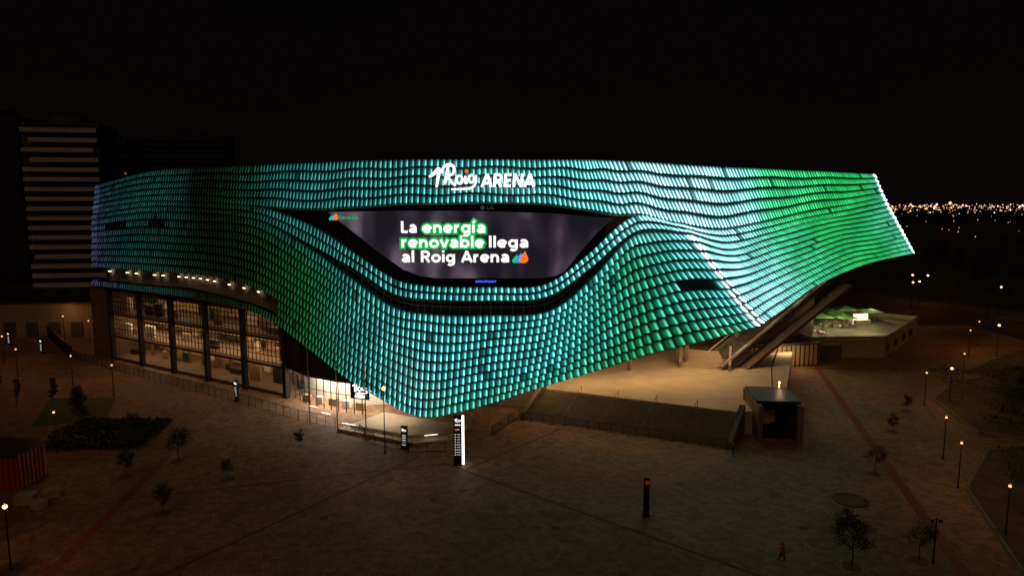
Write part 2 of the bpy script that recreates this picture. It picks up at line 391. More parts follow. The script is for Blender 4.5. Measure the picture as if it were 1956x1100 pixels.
sm_=MB(); n=len(scp); sm_.add([(x,93.0,z) for x,z in scp]+[(x,93.4,z) for x,z in scp],[tuple(range(n)),tuple(range(2*n-1,n-1,-1))]+[(k,n+k,n+(k+1)%n,(k+1)%n) for k in range(n)])
SCR=sm_.ob('video_screen',M_scr,AR)
def arc(cx,cy,rx,ry,a0,a1,n=9): return [(cx+rx*math.cos(math.radians(a0+(a1-a0)*k/(n-1))),cy+ry*math.sin(math.radians(a0+(a1-a0)*k/(n-1)))) for k in range(n)]
X_=.27
GL={
'a':(.70,[[(.13,.53)]+arc(.34,.41,.22,.22,125,0,7)+[(.56,.0)],arc(.32,.20,.20,.12,60,330,10)+[(.56,.2)],[(.34,.38),(.56,.38)]]),
'e':(.72,[[(.1,.33),(.62,.33)],arc(.36,.345,X_,.265,0,318,14)]),
'n':(.72,[[(.12,0),(.12,.70)],[(.12,.36)]+arc(.35,.39,.22,.22,160,0,8)+[(.57,0)]]),
'r':(.48,[[(.12,0),(.12,.70)],[(.12,.36)]+arc(.36,.37,.22,.235,160,80,6)]),
'g':(.74,[arc(.35,.345,.25,.265,0,360,16),[(.61,.70),(.61,-.02)]+arc(.37,-.02,.24,.2,0,-140,8)]),
'i':(.26,[[(.13,0),(.13,.70)],[(.13,.84),(.13,1.02)]]),
'í':(.30,[[(.13,0),(.13,.70)],[(.10,.82),(.24,1.06)]]),
'o':(.74,[arc(.37,.345,.275,.265,0,360,18)]),
'v':(.66,[[(.07,.70),(.33,.02)],[(.33,.02),(.59,.70)]]),
'b':(.76,[[(.12,0),(.12,1.02)],arc(.40,.345,.25,.265,0,360,16)]),
'd':(.76,[[(.62,0),(.62,1.02)],arc(.35,.345,.25,.265,0,360,16)]),
'l':(.26,[[(.13,0),(.13,1.02)]]),
'L':(.62,[[(.13,0),(.13,1)],[(.13,.09),(.58,.09)]]),
'R':(.76,[[(.13,0),(.13,1)],[(.13,.91),(.40,.91)]+arc(.42,.69,.21,.22,90,-90,8)+[(.13,.47)],[(.38,.47),(.66,0)]]),
'A':(.84,[[(.06,0),(.42,.97)],[(.42,.97),(.78,0)],[(.2,.28),(.64,.28)]]),
'E':(.64,[[(.13,0),(.13,1)],[(.13,.91),(.58,.91)],[(.13,.5),(.54,.5)],[(.13,.09),(.58,.09)]]),
'N':(.84,[[(.13,0),(.13,1)],[(.13,.98),(.71,.02)],[(.71,0),(.71,1)]]),
'G':(.86,[arc(.44,.5,.34,.41,45,330,14),[(.46,.42),(.78,.42)],[(.78,.42),(.78,.14)]]),
'I':(.26,[[(.13,0),(.13,1)]]),
'D':(.82,[[(.13,0),(.13,1)],[(.13,.91),(.36,.91)]+arc(.36,.5,.32,.41,90,-90,10)+[(.13,.09)]]),
' ':(.34,[])}
def word(name,txt,x,z,y,cap,width,mat,parent,wt=.22,grow=0,depth=0,shear=0,gap=.05):
    strokes=[];cx=0
    for ch in txt:
        adv,sts=GL[ch]
        for s_ in sts: strokes.append([(cx+a,b_) for a,b_ in s_])
        cx+=adv+gap
    tot=cx-gap; kx_=width/tot/cap if width else 1
    mb=MB(); hw=(wt/2+grow)
    for j,s_ in enumerate(strokes):
        Q=[Vector((a*kx_,b_)) for a,b_ in s_]; n=len(Q); vs=[]
        if grow:
            d0=(Q[0]-Q[1]).normalized()*grow; d1=(Q[-1]-Q[-2]).normalized()*grow; Q[0]=Q[0]+d0; Q[-1]=Q[-1]+d1
        closed=(Vector(s_[0])-Vector(s_[-1])).length<1e-3
        yy=-.003*j
        for i,p in enumerate(Q):
            if closed and i in(0,n-1): d_=Q[1]-Q[-2]
            else: d_=Q[min(i+1,n-1)]-Q[max(i-1,0)]
            d_.normalize(); pr=Vector((-d_.y,d_.x))*hw
            for sg in (1,-1):
                q=p+pr*sg; vs.append(((q.x+q.y*shear)*cap,yy,q.y*cap))
        fs=[(2*i,2*i+1,2*i+3,2*i+2) for i in range(n-1)]
        if depth:
            m0=len(vs); vs+=[(a,b_+depth,c_) for a,b_,c_ in vs]
            fs+=[(2*i,2*i+2,m0+2*i+2,m0+2*i) for i in range(n-1)]+[(2*i+1,m0+2*i+1,m0+2*i+3,2*i+3) for i in range(n-1)]
        mb.add(vs,fs)
    o=mb.ob(name,mat,parent); o.location=(x,y,z); return o
kx=.0714
def XS(px): return (px-978)*kx*.9975
Y1=92.9; Y2=92.97
word('lettering','La',XS(766),25.8,Y1,1.58,31*kx,M_line,SCR)
word('lettering','energía',XS(807),25.8,Y1,1.58,121*kx,M_line,SCR)
word('lettering_halo','energía',XS(807),25.8,Y2,1.58,121*kx,M_green,SCR,grow=.16)
word('lettering','renovable',XS(766),23.8,Y1,1.58,159*kx,M_line,SCR)
word('lettering_halo','renovable',XS(766),23.8,Y2,1.58,159*kx,M_green,SCR,grow=.16)
word('lettering','llega',XS(933),23.8,Y1,1.58,77*kx,M_line,SCR)
word('lettering','al Roig Arena',XS(766),21.8,Y1,1.58,207*kx,M_line,SCR)
M_lb=emi('logo_blue',(.02,.25,.9),1.2);M_lo=emi('logo_orange',(1,.16,.02),1.2);M_lg=emi('logo_green',(0,.55,.12),1.2)
def drops(x,z,y,s,par):
    b=MB()
    for k,(mi,dx,sc1) in enumerate(((0,-.5,.78),(1,-.08,.92),(2,.38,1.08))):
        pr=[]
        for a in range(24):
            t=2*math.pi*a/24; rr=.5*sc1; h_=(1+math.cos(t))*rr*1.25
            wd=rr*math.sin(t)*(1-math.cos(t))*.72
            pr.append((wd+.22*(h_/(rr*2.5))**1.5,h_))
        yy=y-.02*k
        vs=[(x+s*(dx+a),yy,z+s*c_) for a,c_ in pr]; vs+=[(v_[0],yy+.01,v_[2]) for v_ in vs]
        b.add(vs,[tuple(range(24)),tuple(range(47,23,-1))],mi)
    return b.ob('emblem',[M_lg,M_lb,M_lo],par)
drops(XS(993),21.7,92.93,1.25,SCR); drops(XS(638),27.5,92.93,.72,SCR)
word('lettering','Iberdrola',XS(648),27.62,92.9,.52,37*kx,emi('logo_text_green',(0,.42,.10),.9),SCR,wt=.17)
M_dimg=emi('dim_grey_lettering',(.12,.12,.12),.3)
word('lettering','LG',XS(930),28.95,92.93,.5,.95,M_dimg,SCR,wt=.16)
b=MB(); b.lathe([(.28,-.02),(.28,.02)],16); o=b.ob('emblem',M_dimg,SCR); o.rotation_euler=(math.pi/2,0,0); o.location=(XS(922),92.93,29.2)
tk=MB()
xx=XS(909)
while xx<XS(950):
    wd=R.choice((.12,.16,.2)); 
    if R.random()<.85: tk.box(xx,93.0,18.98+R.choice((0,.05)),wd,.06,.3)
    xx+=wd+.07
tk.ob('display_ticker',emi('blue_led',(.05,.15,1),1.0),SCR)

# ---- roof-edge sign
SG=MB(); SGd=MB()
k2=.0661
def wx(px): return (px-978)*.0655
def wz(py): return 31.85+(357-py)*k2
def stroke(mb,pts,wdt,y=86.05,steps=8):
    P_=[Vector((wx(a),0,wz(b_))) for a,b_ in pts]; out=[]
    for i in range(len(P_)-1):
        p0=P_[max(i-1,0)];p1=P_[i];p2=P_[i+1];p3=P_[min(i+2,len(P_)-1)]
        for k in range(steps):
            t=k/steps; out.append(.5*((2*p1)+(p2-p0)*t+(2*p0-5*p1+4*p2-p3)*t*t+(3*p1-p0-3*p2+p3)*t**3))
    out.append(P_[-1]); n=len(out)
    vs=[]
    for i,p in enumerate(out):
        d=(out[min(i+1,n-1)]-out[max(i-1,0)]); d.normalize(); pr=Vector((-d.z,0,d.x))
        f=i/(n-1); ww=wdt*(.6+.4*math.sin(math.pi*min(1,max(0,f))))*k2/2
        for sgn,yy in ((1,y),(-1,y),(-1,y+.22),(1,y+.22)): vs.append((p.x+pr.x*ww*sgn,yy,p.z+pr.z*ww*sgn))
    fs=[]
    for i in range(n-1):
        for k in range(4): fs.append((4*i+k,4*i+(k+1)%4,4*i+4+(k+1)%4,4*i+4+k))
    fs+=[(0,1,2,3),(4*n-1,4*n-2,4*n-3,4*n-4)]
    mb.add(vs,fs)
stroke(SG,[(820,339),(828,334),(839,324),(837,342),(834,358)],6.2)
stroke(SG,[(844,332),(848,321),(858,316),(867,320),(866,332),(851,340)],5.4)
stroke(SG,[(851,340),(859,343),(864,350),(871,355)],5.4,85.98)
stroke(SG,[(857,318),(854,335),(850,353)],6,85.95)
def ell(cx,cy,rx,ry): return [(cx+rx*math.cos(t),cy+ry*math.sin(t)) for t in [k*math.pi/4 for k in range(9)]]
stroke(SG,ell(878,344,6,7.2),5.0)
stroke(SG,[(889.5,337),(888.5,346),(890.5,352)],5.2)
stroke(SG,ell(901,342.5,5.6,6.8),4.6)
stroke(SG,[(910,335),(909,350),(900,359.5),(880,361.5),(862,362)],4.2,86.0)
M_sign=emi('sign_white_light',(1,1,1),1.4)
SG.ob('roof_sign_script',M_sign,AR)
SGd.lathe([(.02,-.05),(.21,-.04),(.21,.04),(.02,.05)],14); o=SGd.ob('roof_sign_dot',emi('orange_red_light',(1,.12,.02),1.3),AR); o.rotation_euler=(math.pi/2,0,0); o.location=(wx(891.5),86.0,wz(328))
word('roof_sign_lettering','ARENA',wx(919),31.8,85.95,1.66,102*.0655,M_sign,AR,wt=.21,depth=.2,shear=.07)

# ---- glazed left wing
d=Vector((30.5,-18.9)).normalized(); A0=Vector((-77,129.4)); nrm=Vector((-d.y,d.x)); Lw=50
ang=math.atan2(d.y,d.x)
def wp(a,b_,z=0): q=A0+d*a+nrm*b_; return (q.x,q.y,z)
for z in (0.05,4.3,8.6,12.8): fl=MB(); fl.box(*wp(Lw/2,4.3)[:2],z,Lw,9.4,.45,ang); fl.ob('floor_slab',M_brown,AR)
iw=MB(); iw.box(*wp(Lw/2,9.2)[:2],.4,Lw-.4,.3,12.3,ang); iw.ob('interior_wall',M_int,AR)
for k in range(6):
    a=1.4+k*9.75
    c_=MB(); c_.box(*wp(a,-.75)[:2],.0,.8,.7,13.3,ang); c_.ob('column',M_dark,AR)
for z0,z1 in ((4.75,8.6),(9.05,12.8)):
    gl=MB(); a=.3
    while a<Lw: gl.box(*wp(a,.25)[:2],z0,.1,.1,z1-z0,ang); a+=.95
    for zz in (z0,z0+1.1,z0+2.0,z0+2.9,z1-.12): gl.box(*wp(Lw/2,.25)[:2],zz,Lw,.13,.12,ang)
    gl.ob('window_frame',M_dark,AR)
for z0 in (.5,4.75,9.05):
    a=1.
    while a<Lw-1:
        wdt=R.uniform(.8,3.0); hh=R.uniform(.9,3.0); fi=MB()
        fi.box(*wp(a+wdt/2,R.uniform(1.6,7.8))[:2],z0+.02,wdt,.5,hh,ang,0,.02); fi.ob('cabinet',R.choice((M_wood,M_wood,M_dark,M_white)),AR); a+=wdt+R.uniform(.3,1.6)
mz=MB(); mz.box(*wp(Lw/2,7)[:2],6.6,Lw-1,3,.18,ang)
for k in range(40): mz.box(*wp(1+k*1.2,5.6)[:2],6.75,.05,.05,1.0,ang)
mz.ob('mezzanine',M_wood,AR)
for k in range(12): fi=MB(); fi.box(*wp(2+k*4,4.2)[:2],.5,.4,.4,3.8,ang); fi.ob('column',M_brown,AR)
for z in (4.3,8.6,12.8):
    for k in range(int(Lw/3)):
        for bb in (1.2,4.6):
            if R.random()<(.9 if z<12 else .4): cl=MB(); cl.box(*wp(1.2+k*3,bb)[:2],z-.12,1.5,.16,.08,ang); cl.ob('ceiling_light',M_glow,AR)
for z,e_ in ((3.9,300),(8.2,900),(12.3,260)):
    for a in (12.5,37.5): light('wing_light','AREA',wp(a,3.6,z),e_,(1,.62,.28),AR,22,(0,0,ang),sy=5)
ew=MB(); ew.prism([wp(-6,-.5)[:2],wp(0,-.5)[:2],wp(0,9)[:2],wp(-6,9)[:2]],0,13.2); ew.ob('end_wall',M_brown,AR)
gal=MB(); gs=MB()
for a,b_ in zip(np.linspace(1.1,4.3,24)[:-1],np.linspace(1.1,4.3,24)[1:]):
    p=P(a,17,2);q=P(b_,17,2)
    gal.add([p+(0.8,2.2,-.3),q+(.8,2.2,-.3),q+(.8,2.2,2.2),p+(.8,2.2,2.2)],[(0,1,2,3)]); gal.add([p+(0,.6,-.4),q+(0,.6,-.4),q+(1,6,-.4),p+(1,6,-.4)],[(0,1,2,3)])
    if R.random()<.6: gs.beam(tuple((p*.7+q*.3)+(.4,1.9,1.6)),tuple((p*.45+q*.55)+(.4,1.9,1.6)),.2,.12)
gal.ob('gallery_wall',M_conc,AR); gs.ob('gallery_light',emi('gallery_lamp',(1,.72,.45),4),AR)
br=MB()
for s_ in np.linspace(1.2,5.1,22):
    p=P(s_,18,2); br.tube(tuple(p+(0,.2,-.1)),tuple(p+(2.2,4.2,-1.3)),.1,n=6); br.tube(tuple(p+(0,.2,.4)),tuple(p+(2.6,4.6,.6)),.09,n=6)
br.ob('bracket_frame',M_conc,AR)
lob=MB(); lp=[(-34.5,103.5),(-30,98.5),(-25,95.5),(-20,93.5)]
for a,b_ in zip(lp,lp[1:]): lob.beam(a+(4.9,),b_+(4.9,),.6,1.0)
lob.prism([(-36,104),(-31,97.6),(-26,94.6),(-19,92.6),(-14,100),(-24,112)],5.5,14,0)
lob.ob('lobby_canopy',M_black,AR)
lw=MB(); lw.prism([(-33,106),(-28,101),(-22,98.5),(-12,100),(-12,100.4),(-22,98.9),(-28,101.4),(-33,106.4)],0,4.9); lw.ob('lobby_wall',M_white,AR)
lm=MB()
for a,b_ in zip(lp,lp[1:]):
    for k in range(4):
        t=k/4; lm.box(a[0]+(b_[0]-a[0])*t,a[1]+(b_[1]-a[1])*t,0,.1,.1,4.5,-.6)
    lm.beam(a+(2.6,),b_+(2.6,),.08,.08)
lm.ob('lobby_window_frame',M_dark,AR)
for k in range(5):
    t=k/4; b=MB(); b.box(-31+9*t,100.5-4.2*t,0,1.3,.6,1.1,-.4,0,.03); b.ob('reception_desk',M_white if k%2 else M_wood,AR)
for k in range(9):
    t=k/8; b=MB(); b.box(-31.5+10*t,101.2-5.0*t,4.45,.8,.15,.08,-.4); b.ob('ceiling_light',M_led,AR)
light('lobby_light','AREA',(-28,99.5,4.4),1100,(1,.85,.64),AR,9,(0,0,-.6),sy=3)
light('lobby_light','AREA',(-21,95.5,4.4),750,(1,.85,.64),AR,6,sy=3)
lo=MB(); lo.box(-20.9,91.2,3.1,2.9,.2,2.2,-.35,0,.03); LP=lo.ob('entrance_sign',M_black,AR)
def mini_logo(x,y,z,s,par,mat,rz=0):
    b=MB()
    def stk(pts,wd):
        for (a,c_),(e_,f_) in zip(pts,pts[1:]):
            b.beam((x+a*s*math.cos(rz),y+a*s*math.sin(rz),z+c_*s),(x+e_*s*math.cos(rz),y+e_*s*math.sin(rz),z+f_*s),.05,wd*s)
    stk([(-1,.35),(-.7,.55),(-.78,-.3)],.16); stk([(-.6,-.3),(-.45,.6),(-.15,.6),(-.1,.3),(-.42,.1),(-.05,-.3)],.14)
    stk([(.1,.2),(.3,.2),(.32,-.05),(.12,-.08),(.1,.2)],.1); stk([(.5,.25),(.5,-.1)],.12)
    stk([(.95,.2),(.7,.2),(.68,-.05),(.95,-.05),(.98,.2),(.92,-.35),(.5,-.42),(-.6,-.5)],.1)
    return b.ob('emblem',mat,par)
mini_logo(-20.8,91.02,4.5,1.15,LP,M_led,-.35)
t_=word('lettering','ARENA',-21.6,3.35,91.2,.45,1.7,M_led,LP); t_.rotation_euler=(0,0,-.35)

# ---- platform, stairs
PL=MB()
st0=Vector((2.0,92.0));st1=Vector((26.5,80.9)); up=Vector((3.0,4.8)); nst=17
t0=st0+up;t1=st1+up
PL.prism([tuple(t0),tuple(t1),(34.5,86.8),(37,90),(52,124),(44,130),(4,124),(-8,112),(-6,101),(-2,99)],0,3.0)
platf=PL.ob('platform',M_plat); struct(platf)
ST=empty('outdoor_staircase',(14,88,0),'wide grey stone steps climbing to the raised arena terrace','stairs')
sb=MB()
for k in range(nst):
    a=st0+up*(k/nst);b_=st1+up*(k/nst); a2=st0+up*((k+1)/nst)-up*.001; b2=st1+up*((k+1)/nst)-up*.001
    zt=3.0*(k+1)/(nst+1)
    sb.prism([(a.x-14,a.y-88),(b_.x-14,b_.y-88),(b2.x-14,b2.y-88),(a2.x-14,a2.y-88)],0,zt)
sb.ob('steps',M_stair,ST)
dd=(st1-st0).normalized()
for e0,sg in ((st0,-1),(st1,1)):
    c_=MB(); q=e0+dd*sg*.35; q2=q+up
    w_=dd*.3
    vs=[]
    for pp,z in ((q-up*.08,.9),(q2,4.0)):
        vs+=[(pp.x-w_.x-14,pp.y-w_.y-88,0),(pp.x+w_.x-14,pp.y+w_.y-88,0),(pp.x+w_.x-14,pp.y+w_.y-88,z),(pp.x-w_.x-14,pp.y-w_.y-88,z)]
    c_.add(vs,[(0,1,2,3),(7,6,5,4),(0,4,5,1),(1,5,6,2),(2,6,7,3),(3,7,4,0)]); c_.ob('side_wall',M_stair,ST)
for f in (0,.2,.4,.6,.8,1):
    h_=MB(); a=st0+(st1-st0)*f; b2=a+up
    h_.tube((a.x-14,a.y-88,1.0),(b2.x-14,b2.y-88,4.0),.04,n=6)
    for t in (0,.33,.66,1): p=a+up*t; h_.tube((p.x-14,p.y-88,3*t),(p.x-14,p.y-88,1+3*t),.03,n=5)
    h_.ob('handrail',M_conc if f in(.2,.4,.6) else M_dark,ST)
def fence(pts,h,label,z=0,gap=1.6,bars=True,name='metal_railing',grp='railings'):
    F_=empty(name,(pts[0][0],pts[0][1],z),label,'railing',grp); rl=MB(); ox,oy=pts[0]
    for k,(a,b_) in enumerate(zip(pts,pts[1:])):
        A=Vector(a)-Vector((ox,oy));B=Vector(b_)-Vector((ox,oy)); L_=(B-A).length; n=max(1,int(L_/gap))
        for i in range(n+1):
            q=A+(B-A)*i/n; rl.tube((q.x,q.y,0),(q.x,q.y,h),.045,n=5)
        for zz in ((h,h*.1)): rl.beam((A.x,A.y,zz),(B.x,B.y,zz),.06,.06)
        if bars:
            n=int(L_/.22)
            for i in range(n): q=A+(B-A)*(i+.5)/n; rl.beam((q.x,q.y,h*.1),(q.x,q.y,h),.025,.025)
    rl.ob('rail',M_dark,F_); return F_
fence([(1.2,91.4),(26.2,80.1)],1.3,'black metal railing along the foot of the stairs')
fence([(-2.6,85.2),(-.5,89.5),(1.0,92.5),(4.8,97)],1.3,'black metal railing stepping up beside the stairs')
fence([(-84.6,128.8),(-63,114),(-41.7,100),(-29.5,91.3),(-23.5,87.8)],1.6,'long black railing edging the sunken forecourt')
fence([(-20,86.5),(-17,82),(-12.5,79.3),(-8,79.5)],1.1,'low dark railing around the entrance ramp')
fence([(48,121),(42,108),(36.5,93)],1.1,'thin railing on the terrace edge',z=3,bars=False)
bw=empty('boundary_wall',(-108,155,0),'dark solid boundary wall beside the pale hall','wall'); b=MB(); b.beam((0,0,1.2),(23,-26,1.2),.35,2.4); b.beam((0,0,2.45),(23,-26,2.45),.5,.12); b.ob('wall',M_black,bw)
ER=empty('entrance_ramp',(-14,86,0),'pale ramp with light strips under the facade tip','ramp')
rr=MB(); rr.prism([(-9,1),(2,-4.5),(6,-3),(8,2),(-4,8)],.0,.35); rr.prism([(-7.5,1.6),(1,-2.5),(5,-1.5),(6,2),(-4,7)],.35,.7); rr.ob('ramp_slab',M_plat,ER)
for a,b_ in (((-8.5,1.5,.95),(-6.5,.6,.95)),((-12.5,6,1.0),(-11,5,1.0)),((3,-3.3,.9),(4.6,-2.8,.9)),((-15,8.5,1.2),(-13.4,7.5,1.2))):
    rl=MB(); rl.beam(a,b_,.04,.05); rl.ob('light_rail',M_led,ER)
rl=MB(); rl.beam((-9,1,1.0),(1.5,-4.3,1.0),.05,.05); rl.beam((1.5,-4.3,1.0),(6,-3,1.0),.05,.05)
for k in range(9): t=k/8; rl.tube((-9+10.5*t,1-5.3*t,0),(-9+10.5*t,1-5.3*t,1),.035,n=5)
rl.ob('handrail',M_dark,ER)
light('entrance_light','AREA',(-2,4,3.2),150,(1,.82,.58),ER,5)

LB=empty('escalator_entrance',(34.3,86,0),'dark walled escalator mouth with black opening beside the stairs','escalator')
lb=MB(); lb.box(-2.6,1,0,.5,8.5,4.6,-.12,0,.03); lb.box(2.4,1,0,.7,8.5,4.6,-.12,0,.03); lb.box(.2,5.2,0,5.2,.5,4.6,-.12,0,.03); lb.ob('side_wall',M_stair,LB)
lt=MB(); lt.box(0,1.6,4.6,5.4,7.0,.3,-.12,0,.02); lt.ob('canopy',M_dark,LB)
es=MB()
for k in range(14): es.box(-.1+k*.03,-1.8+k*.45,.0,4.0,.5,.2+k*.2,-.12)
es.ob('escalator_steps',M_black,LB)
lh=MB(); lh.lathe([(.02,-.13),(.12,-.08),(.15,.0),(.12,.08),(.02,.13)],10,(2.1,4.6,5.6)); lh.tube((2.1,4.6,4.9),(2.1,4.6,5.5),.05); lh.ob('lamp_head',M_hot,LB)
light('lamp_light','POINT',(2.1,4.2,5.9),55,(1,.62,.32),LB,.2)

IS=empty('raking_staircase',(34,108,3),'long raking stair truss with pale rails rising under the facade edge','stairs')
a=Vector((0,0,0));b_=Vector((25,14,14.6)); w_=Vector((-.49,.87,0))
for k_ in (0,4.5): s1=MB(); s1.beam(a+w_*k_,b_+w_*k_,.4,.9); s1.ob('stringer',M_stair,IS)
s2=MB()
for k in range(60):
    p=a.lerp(b_,(k+.5)/60); q=p+w_*4.5; s2.beam(p+Vector((0,0,.1)),q+Vector((0,0,.1)),.5,.08)
s2.ob('steps',M_stair,IS)
s3=MB(); s3.beam(a+Vector((.6,-.5,-1.9)),b_+Vector((1,-.6,-2.4)),2.2,.5); s3.ob('soffit',M_brown,IS)
for k_ in (-.3,4.8): s4=MB(); s4.beam(a+Vector((0,0,1.1))+w_*k_,b_+Vector((0,0,1.1))+w_*k_,.12,.12); s4.ob('handrail',M_white,IS)
for k in range(4):
    p=a.lerp(b_,.15+.23*k)+w_*1.0; light('stair_fill','POINT',(p.x,p.y-1.5,p.z+2.6),120,(1,.78,.55),IS,.4)  # unseen point lights added to brighten the stair
tr=MB()
for s_ in np.linspace(11.3,15.7,12):
    p=P(s_,18,2); tr.tube(tuple(p+(0,.3,0)),tuple(p+(-2.5,9,1.5)),.16,n=6); tr.tube(tuple(p+(0,.4,.2)),tuple(p+(.6,6,4)),.12,n=6)
for f in (3.5,8):
    pp=[P(s_,18,2)+(-f*.28,f,f*.17) for s_ in np.linspace(11.3,15.7,12)]
    for p,q in zip(pp,pp[1:]): tr.tube(tuple(p),tuple(q),.13,n=6)
tr.ob('skin_truss',M_conc,AR)
for x,y in ((19,108),(29,112),(39,118)):
    c_=MB(); c_.tube((x,y,3),(x-1,y-7,14),.35,.28,12); c_.ob('column',M_conc,AR)
T2=empty('terrace_staircase',(33,108,3),'pale stone steps on the terrace below the facade','stairs')
b=MB()
for k in range(12): b.box(-1.5+.0*k,1.5+k*.38,0,7,.4,.17*(k+1),-.35)
b.ob('steps',M_plat,T2)
b=MB(); b.beam((-5.4,1.5,.6),(-4,7,2.6),.4,1.0); b.ob('side_wall',M_conc,T2); b=MB(); b.beam((1.9,-1,.6),(3.6,4.2,2.6),.4,1.0); b.ob('side_wall',M_conc,T2)
for x,y,z,e_ in ((5,95,8,170),(12,99,9.5,340),(20,101,11,500),(28,104,12,540),(34,109,13,440),(2,102,10,150)):
    fx=MB(); fx.box(x,y,z,.9,.9,.18,0,0,.03); fx.ob('floodlight',M_glow,AR)
    light('flood_light','AREA',(x,y,z-.15),e_,(1,.62,.28),AR,2.5)
gw=MB(); gw.box(50,123,0,14,.3,4.2,.25,0); gw.ob('side_entrance_wall',M_int,AR)
g2=MB(); g2.box(50,121.35,4.2,14,.3,.25,.25)
for k in range(15): g2.box(43.4+k*.95*.97,119.8+k*.95*.25,0,.12,.2,4.3,.25)
g2.ob('side_window_frame',M_dark,AR)
light('side_entrance_light','AREA',(50,120,4.6),260,(1,.65,.32),AR,6,sy=1.5)

# ------------------------------------------------------------ pavilion with terrace
PV=empty('pavilion_building',(72.4,129.9,0),'low pale pavilion with rooftop cafe terrace','building')
pp=[(0,0),(19.5,22.5),(3,36),(-15.5,19),(-15.2,-1.2)]
b=MB(); b.prism(pp,0,3.4,0); b.ob('wall',M_conc,PV)
b=MB(); 
for p,q in zip(pp,pp[1:]+pp[:1]): b.beam((p[0],p[1],3.85),(q[0],q[1],3.85),.3,.9)
b.ob('parapet',M_conc,PV)
b=MB(); b.box(-11,-1.05,0,4.2,.25,2.6,.08,0,.02); b.ob('garage_door',M_greyw,PV)
word('lettering','D',-14.3,2.3,-1.36,.9,.7,M_black,PV)
for k in range(4): b=MB(); b.box(.8+k*4.6,.55+k*5.3,1.2,.1,2.0,1.3,.86-math.pi/2); b.ob('window',M_black,PV)
def parasol():
    o=empty('parasol',(0,0,0),'square green cafe parasol on the pavilion roof','parasol','parasols on the cafe terrace')
    MB().tube((0,0,0),(0,0,2.9),.05).ob('pole',M_dark,o)
    m=MB(); m.add([(-2,-2,2.4),(2,-2,2.4),(2,2,2.4),(-2,2,2.4),(0,0,3.0),(-2,-2,2.2),(2,-2,2.2),(2,2,2.2),(-2,2,2.2)],[(0,1,4),(1,2,4),(2,3,4),(3,0,4),(0,5,6,1),(1,6,7,2),(2,7,8,3),(3,8,5,0)]); m.ob('canopy',M_cafe,o); return o
pr=parasol(); spots=[(66,144),(71,149.5),(76,154),(80,150.5),(70.5,143.5)]
pr.location=(spots[0][0],spots[0][1],3.4)
for x,y in spots[1:]: copy_tree(pr,(x,y,3.4),R.uniform(-.1,.1))
bar=empty('bar_counter',(76,146,3.4),'glowing pale bar counter with bottle shelf on the terrace','bar'); b=MB(); b.box(0,0,0,3.6,1,1.15,.2,0,.03); b.ob('counter',M_white,bar); b=MB(); b.box(.2,1.3,0,3.4,.4,2.3,.2,0,.03); b.ob('shelf',emi('bar_backlight',(1,.8,.5),1.6),bar)
def table():
    o=empty('cafe_table',(0,0,0),'small white cafe table with chairs on the roof terrace','table','tables on the cafe terrace')
    m=MB(); m.lathe([(.55,.72),(.55,.76)],12); m.tube((0,0,0),(0,0,.72),.04); m.ob('table_top',M_white,o)
    for k in range(3):
        t=k*2.1; m=MB(); cx,cy=.8*math.cos(t),.8*math.sin(t); m.box(cx,cy,.43,.42,.42,.05,t); m.box(cx*1.25,cy*1.25,.43,.05,.42,.45,t)
        for a,b_ in((.15,.15),(-.15,.15),(.15,-.15),(-.15,-.15)): m.box(cx+a,cy+b_,0,.04,.04,.43)
        m.ob('chair',M_rust if k==1 else M_white,o)
    return o
tb=table(); tb.location=(62,134,3.4)
for k in range(28):
    f=R.uniform(.03,.95); g_=R.uniform(1.2,10.5); x=60+f*24+g_*-.3; y=132+f*21+g_*.5
    copy_tree(tb,(x,y,3.4),R.uniform(0,6))
for x,y,z_ in ((68,140,7),(76,146,7),(62,134,6.8),(81,151,7),(72,136,6.6)): light('terrace_light','POINT',(x-72.4,y-129.9,z_),360,(.95,.85,.42),PV,.4)

# ------------------------------------------------------------ street lamps
def lampthing(h,label,grp,head=M_warm,power=35):
    o=empty('street_lamp',(0,0,0),label,'street lamp',grp)
    m=MB(); m.lathe([(.16,0),(.16,.12),(.07,.2),(.045,h-.5)],8); m.ob('post',M_dark,o)
    m=MB(); m.lathe([(.08,h-.4),(.1,h-.36),(.11,h-.1),(.02,h)],10); m.ob('lamp_cap',M_dark,o)
    m=MB(); m.lathe([(.115,h-.34),(.12,h-.31),(.12,h-.18),(.115,h-.15)],10); m.ob('lamp_glass',head,o)
    light('lamp_light','POINT',(0,0,h+.25),power,(1,.40,.12),o,.15)
    return o
G_='slim street lamps around the plaza'
lA=lampthing(5.3,'slim dark street lamp with small warm glowing head on the plaza',G_,M_warm,95)
lA.location=(-54.8,79.1,0)
for x,y in ((-72.4,109.7),(-61.9,103.2),(-85.2,114.9),(61.1,98.2),(50.8,77.3),(47.3,69.2),(44.2,57.9),(89.4,131),(97.9,141),(75.5,111.6),(-95,125),(-98,147),(-90,143)):
    copy_tree(lA,(x,y,0),R.uniform(0,6),R.uniform(.96,1.04))
lB=lampthing(8.1,'tall street lamp with bright orange globe before the arena',G_,emi('orange_lamp',(1,.42,.1),6),340); lB.location=(-15.3,79.1,0)
b=MB(); b.lathe([(.05,-.24),(.2,-.14),(.25,0),(.2,.14),(.05,.24)],12,(0,0,7.95)); b.ob('lamp_globe',emi('orange_globe',(1,.38,.1),3.5),lB,True)
lC=lampthing(5.6,'street lamp with dazzling warm white head beside the planting',G_,M_hot,190); lC.location=(65.6,99.5,0)
b=MB(); b.lathe([(.05,-.18),(.15,-.1),(.19,0),(.15,.1),(.05,.18)],12,(0,0,5.35)); b.ob('lamp_globe',emi('warm_globe',(1,.5,.2),6),lC,True)
copy_tree(lC,(94.9,131,0),0,1.15); copy_tree(lC,(-41.2,52.8,0),0,1.02,'street lamp with dazzling orange head near the red kiosk')
